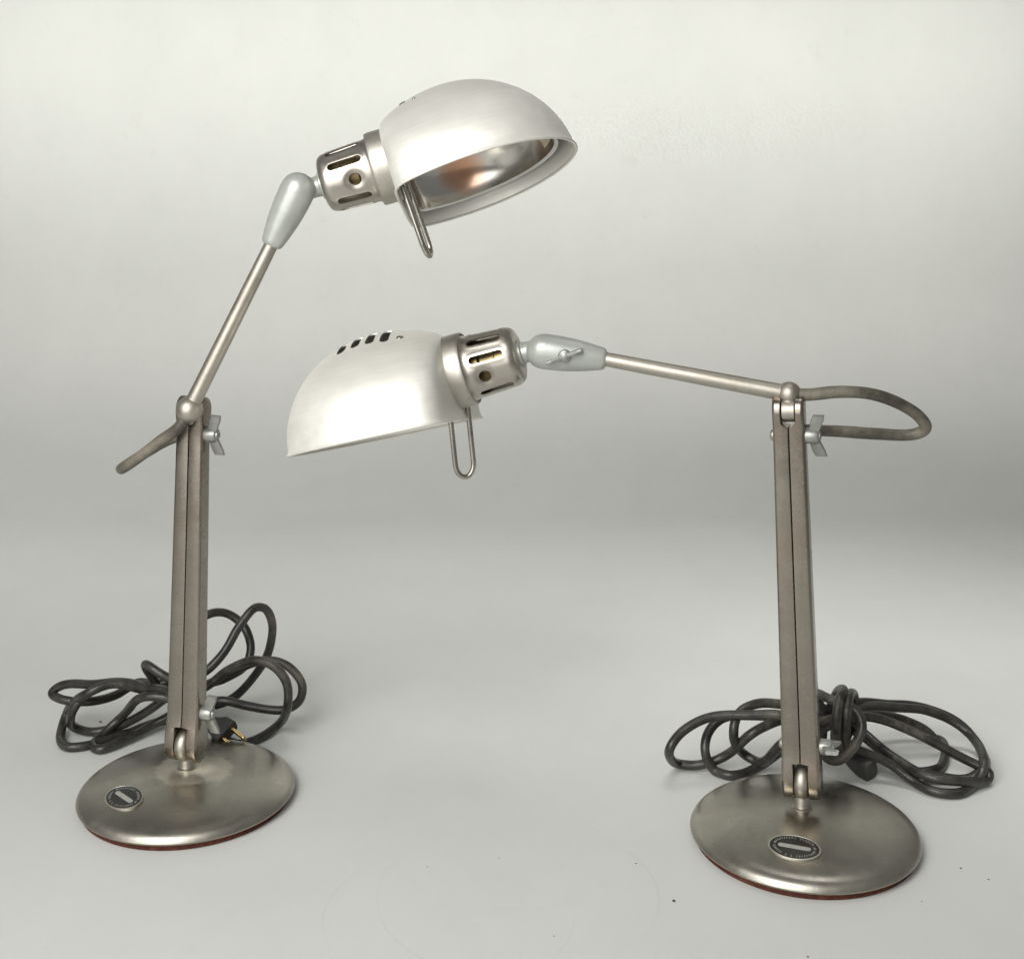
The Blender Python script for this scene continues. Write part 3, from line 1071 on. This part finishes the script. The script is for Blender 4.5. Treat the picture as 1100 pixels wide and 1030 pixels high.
make_lamp(dict(
    loc=RL, yaw=R(-19), base_mat='base',
    label='shorter lamp at right with its arm lowered and shade pointing left',
    badge=V((-0.0212, -0.0575)),
    ball_r=0.0104, B=at(862, 838, 1.1141), T=at(847.5, 441, 1.108),
    wing_low=78, wing_top=16,
    ball=right_ball, S=at(651, 386, 1.145), G=at(584, 377.5, 1.153),
    A=at(499.5, 450, 1.168), F=at(314, 490, 1.195), roll=R(12.2), tilt=R(3), slots=True, two_screws=False,
    hole_roll=-16, grip_wing=1, wing_tilt=-1,
    hook=at(495, 461, 1.176), hook_z=V((-0.10, 0.0, 1)).normalized(), hook_y=V((1, 0.25, 0)).normalized(),
    sticker=0,
    elbow_cord=[right_ball, at(868, 424, 1.108), at(900, 421, 1.105), at(935, 423, 1.105), at(965, 433, 1.108), at(988, 448, 1.112), at(994, 460, 1.117), at(982, 466.5, 1.122), at(940, 466, 1.127), at(905, 463.5, 1.128), at(880, 462.5, 1.122), at(856, 462, 1.115)],
    cord=right_cord, plug=(rp0, rp1), plug_side=V((0.5, -0.8, 0.1)).normalized(), prongs=False,
))

# ------------------------------------------------------------------ the setting
bm = bmesh.new()
prof = []
y_c, r_c = 2.15, 0.4
prof.append((0.15, 0.0))
for k in range(1, 17):
    prof.append((0.15 + (y_c - 0.15) * k / 16, 0.0))
for k in range(1, 25):
    a = R(86) * k / 24
    prof.append((y_c + r_c * math.sin(a), r_c * (1 - math.cos(a))))
y1, z1 = prof[-1]
for k in range(1, 13):
    prof.append((y1 + 0.07 * 0.14 * k, z1 + 0.14 * k))
xs = [-2.4 + 4.8 * i / 24 for i in range(25)]
rows = [[bm.verts.new((x, y, z)) for x in xs] for y, z in prof]
for a, b in zip(rows, rows[1:]):
    for i in range(24):
        bm.faces.new((a[i], a[i + 1], b[i + 1], b[i]))
bd = part('backdrop', bm, backdrop_mat(), None, sharp=0)
bd['kind'] = 'structure'
bd['label'] = 'pale grey seamless backdrop sheet the lamps stand on'

# crumbs and grit lying on the sheet
bm = bmesh.new()
rnd = random.Random(11)
for px, py, r in ((724, 967, 0.0013), (683, 927, 0.0008), (1032, 932, 0.0009), (1062, 944, 0.0007), (536, 921, 0.0005), (868, 1027, 0.0008), (459, 931, 0.0006), (990, 968, 0.0006), (595, 1005, 0.0006), (108, 775, 0.0013)):
    c = gz(px, py, r * 0.5)
    n0 = len(bm.verts)
    g = bmesh.ops.create_icosphere(bm, subdivisions=1, radius=r, matrix=Matrix.Translation(c))
    for v in g['verts']:
        o = v.co - c
        v.co = c + V((o.x * 1.4, o.y, o.z * 0.5)) * rnd.uniform(0.6, 1.2)
        v.co.z = max(v.co.z, 0.0003)
dust = part('floor_grit', bm, M['crumb'], None, sharp=20)
dust['kind'] = 'stuff'
dust['label'] = 'tiny dark crumbs of grit scattered over the grey sheet'
dust['category'] = 'grit'

# ------------------------------------------------------------------ light
w = bpy.data.worlds.new('World')
sc.world = w
w.use_nodes = True
bg = w.node_tree.nodes['Background']
bg.inputs['Color'].default_value = (1.0, 0.99, 0.96, 1)
bg.inputs['Strength'].default_value = 0.21


def area(name, loc, target, sx, sy, power, c=(1, 0.995, 0.975), spread=180):
    d = bpy.data.lights.new(name, 'AREA')
    d.shape = 'RECTANGLE'
    d.size, d.size_y = sx, sy
    d.energy = power
    d.color = c
    d.spread = R(spread)
    o = bpy.data.objects.new(name, d)
    col.objects.link(o)
    o.location = loc
    o.rotation_euler = (V(target) - V(loc)).to_track_quat('-Z', 'Y').to_euler()
    return o


area('front_softbox', (-0.75, -0.35, 0.75), (0.0, 1.2, 0.3), 1.6, 1.4, 18)
area('key_softbox', (-0.6, -0.05, 1.25), (-0.02, 1.2, 0.2), 0.9, 0.9, 10)
area('key_spot_softbox', (-0.55, 0.05, 1.25), (0.02, 1.2, 0.15), 0.8, 0.8, 2.3, spread=80)
area('side_strip', (0.5, 1.3, 1.8), (0.6, 1.5, 0.0), 1.6, 0.5, 1.75, spread=40)
area('backdrop_strip', (-0.08, 1.5, 1.8), (-0.08, 2.56, 0.75), 2.6, 0.2, 4.5, (1, 1, 0.93), spread=40)
area('left_added_fill', (-1.05, 1.6, 1.6), (-1.0, 1.95, 0.0), 1.2, 0.5, 0.75, spread=40)  # added fill light, lightens the low backdrop band at left
area('top_strip', (-0.4, 2.05, 1.6), (-0.35, 2.56, 1.15), 1.9, 0.25, 0.6, spread=120)

# ------------------------------------------------------------------ render settings
sc.render.engine = 'CYCLES'
sc.view_settings.view_transform = 'Standard'
sc.view_settings.look = 'None'
sc.view_settings.exposure = 0
sc.view_settings.gamma = 1
sc.cycles.use_denoising = True
sc.cycles.max_bounces = 8
sc.render.resolution_x = 1024
sc.render.resolution_y = 958
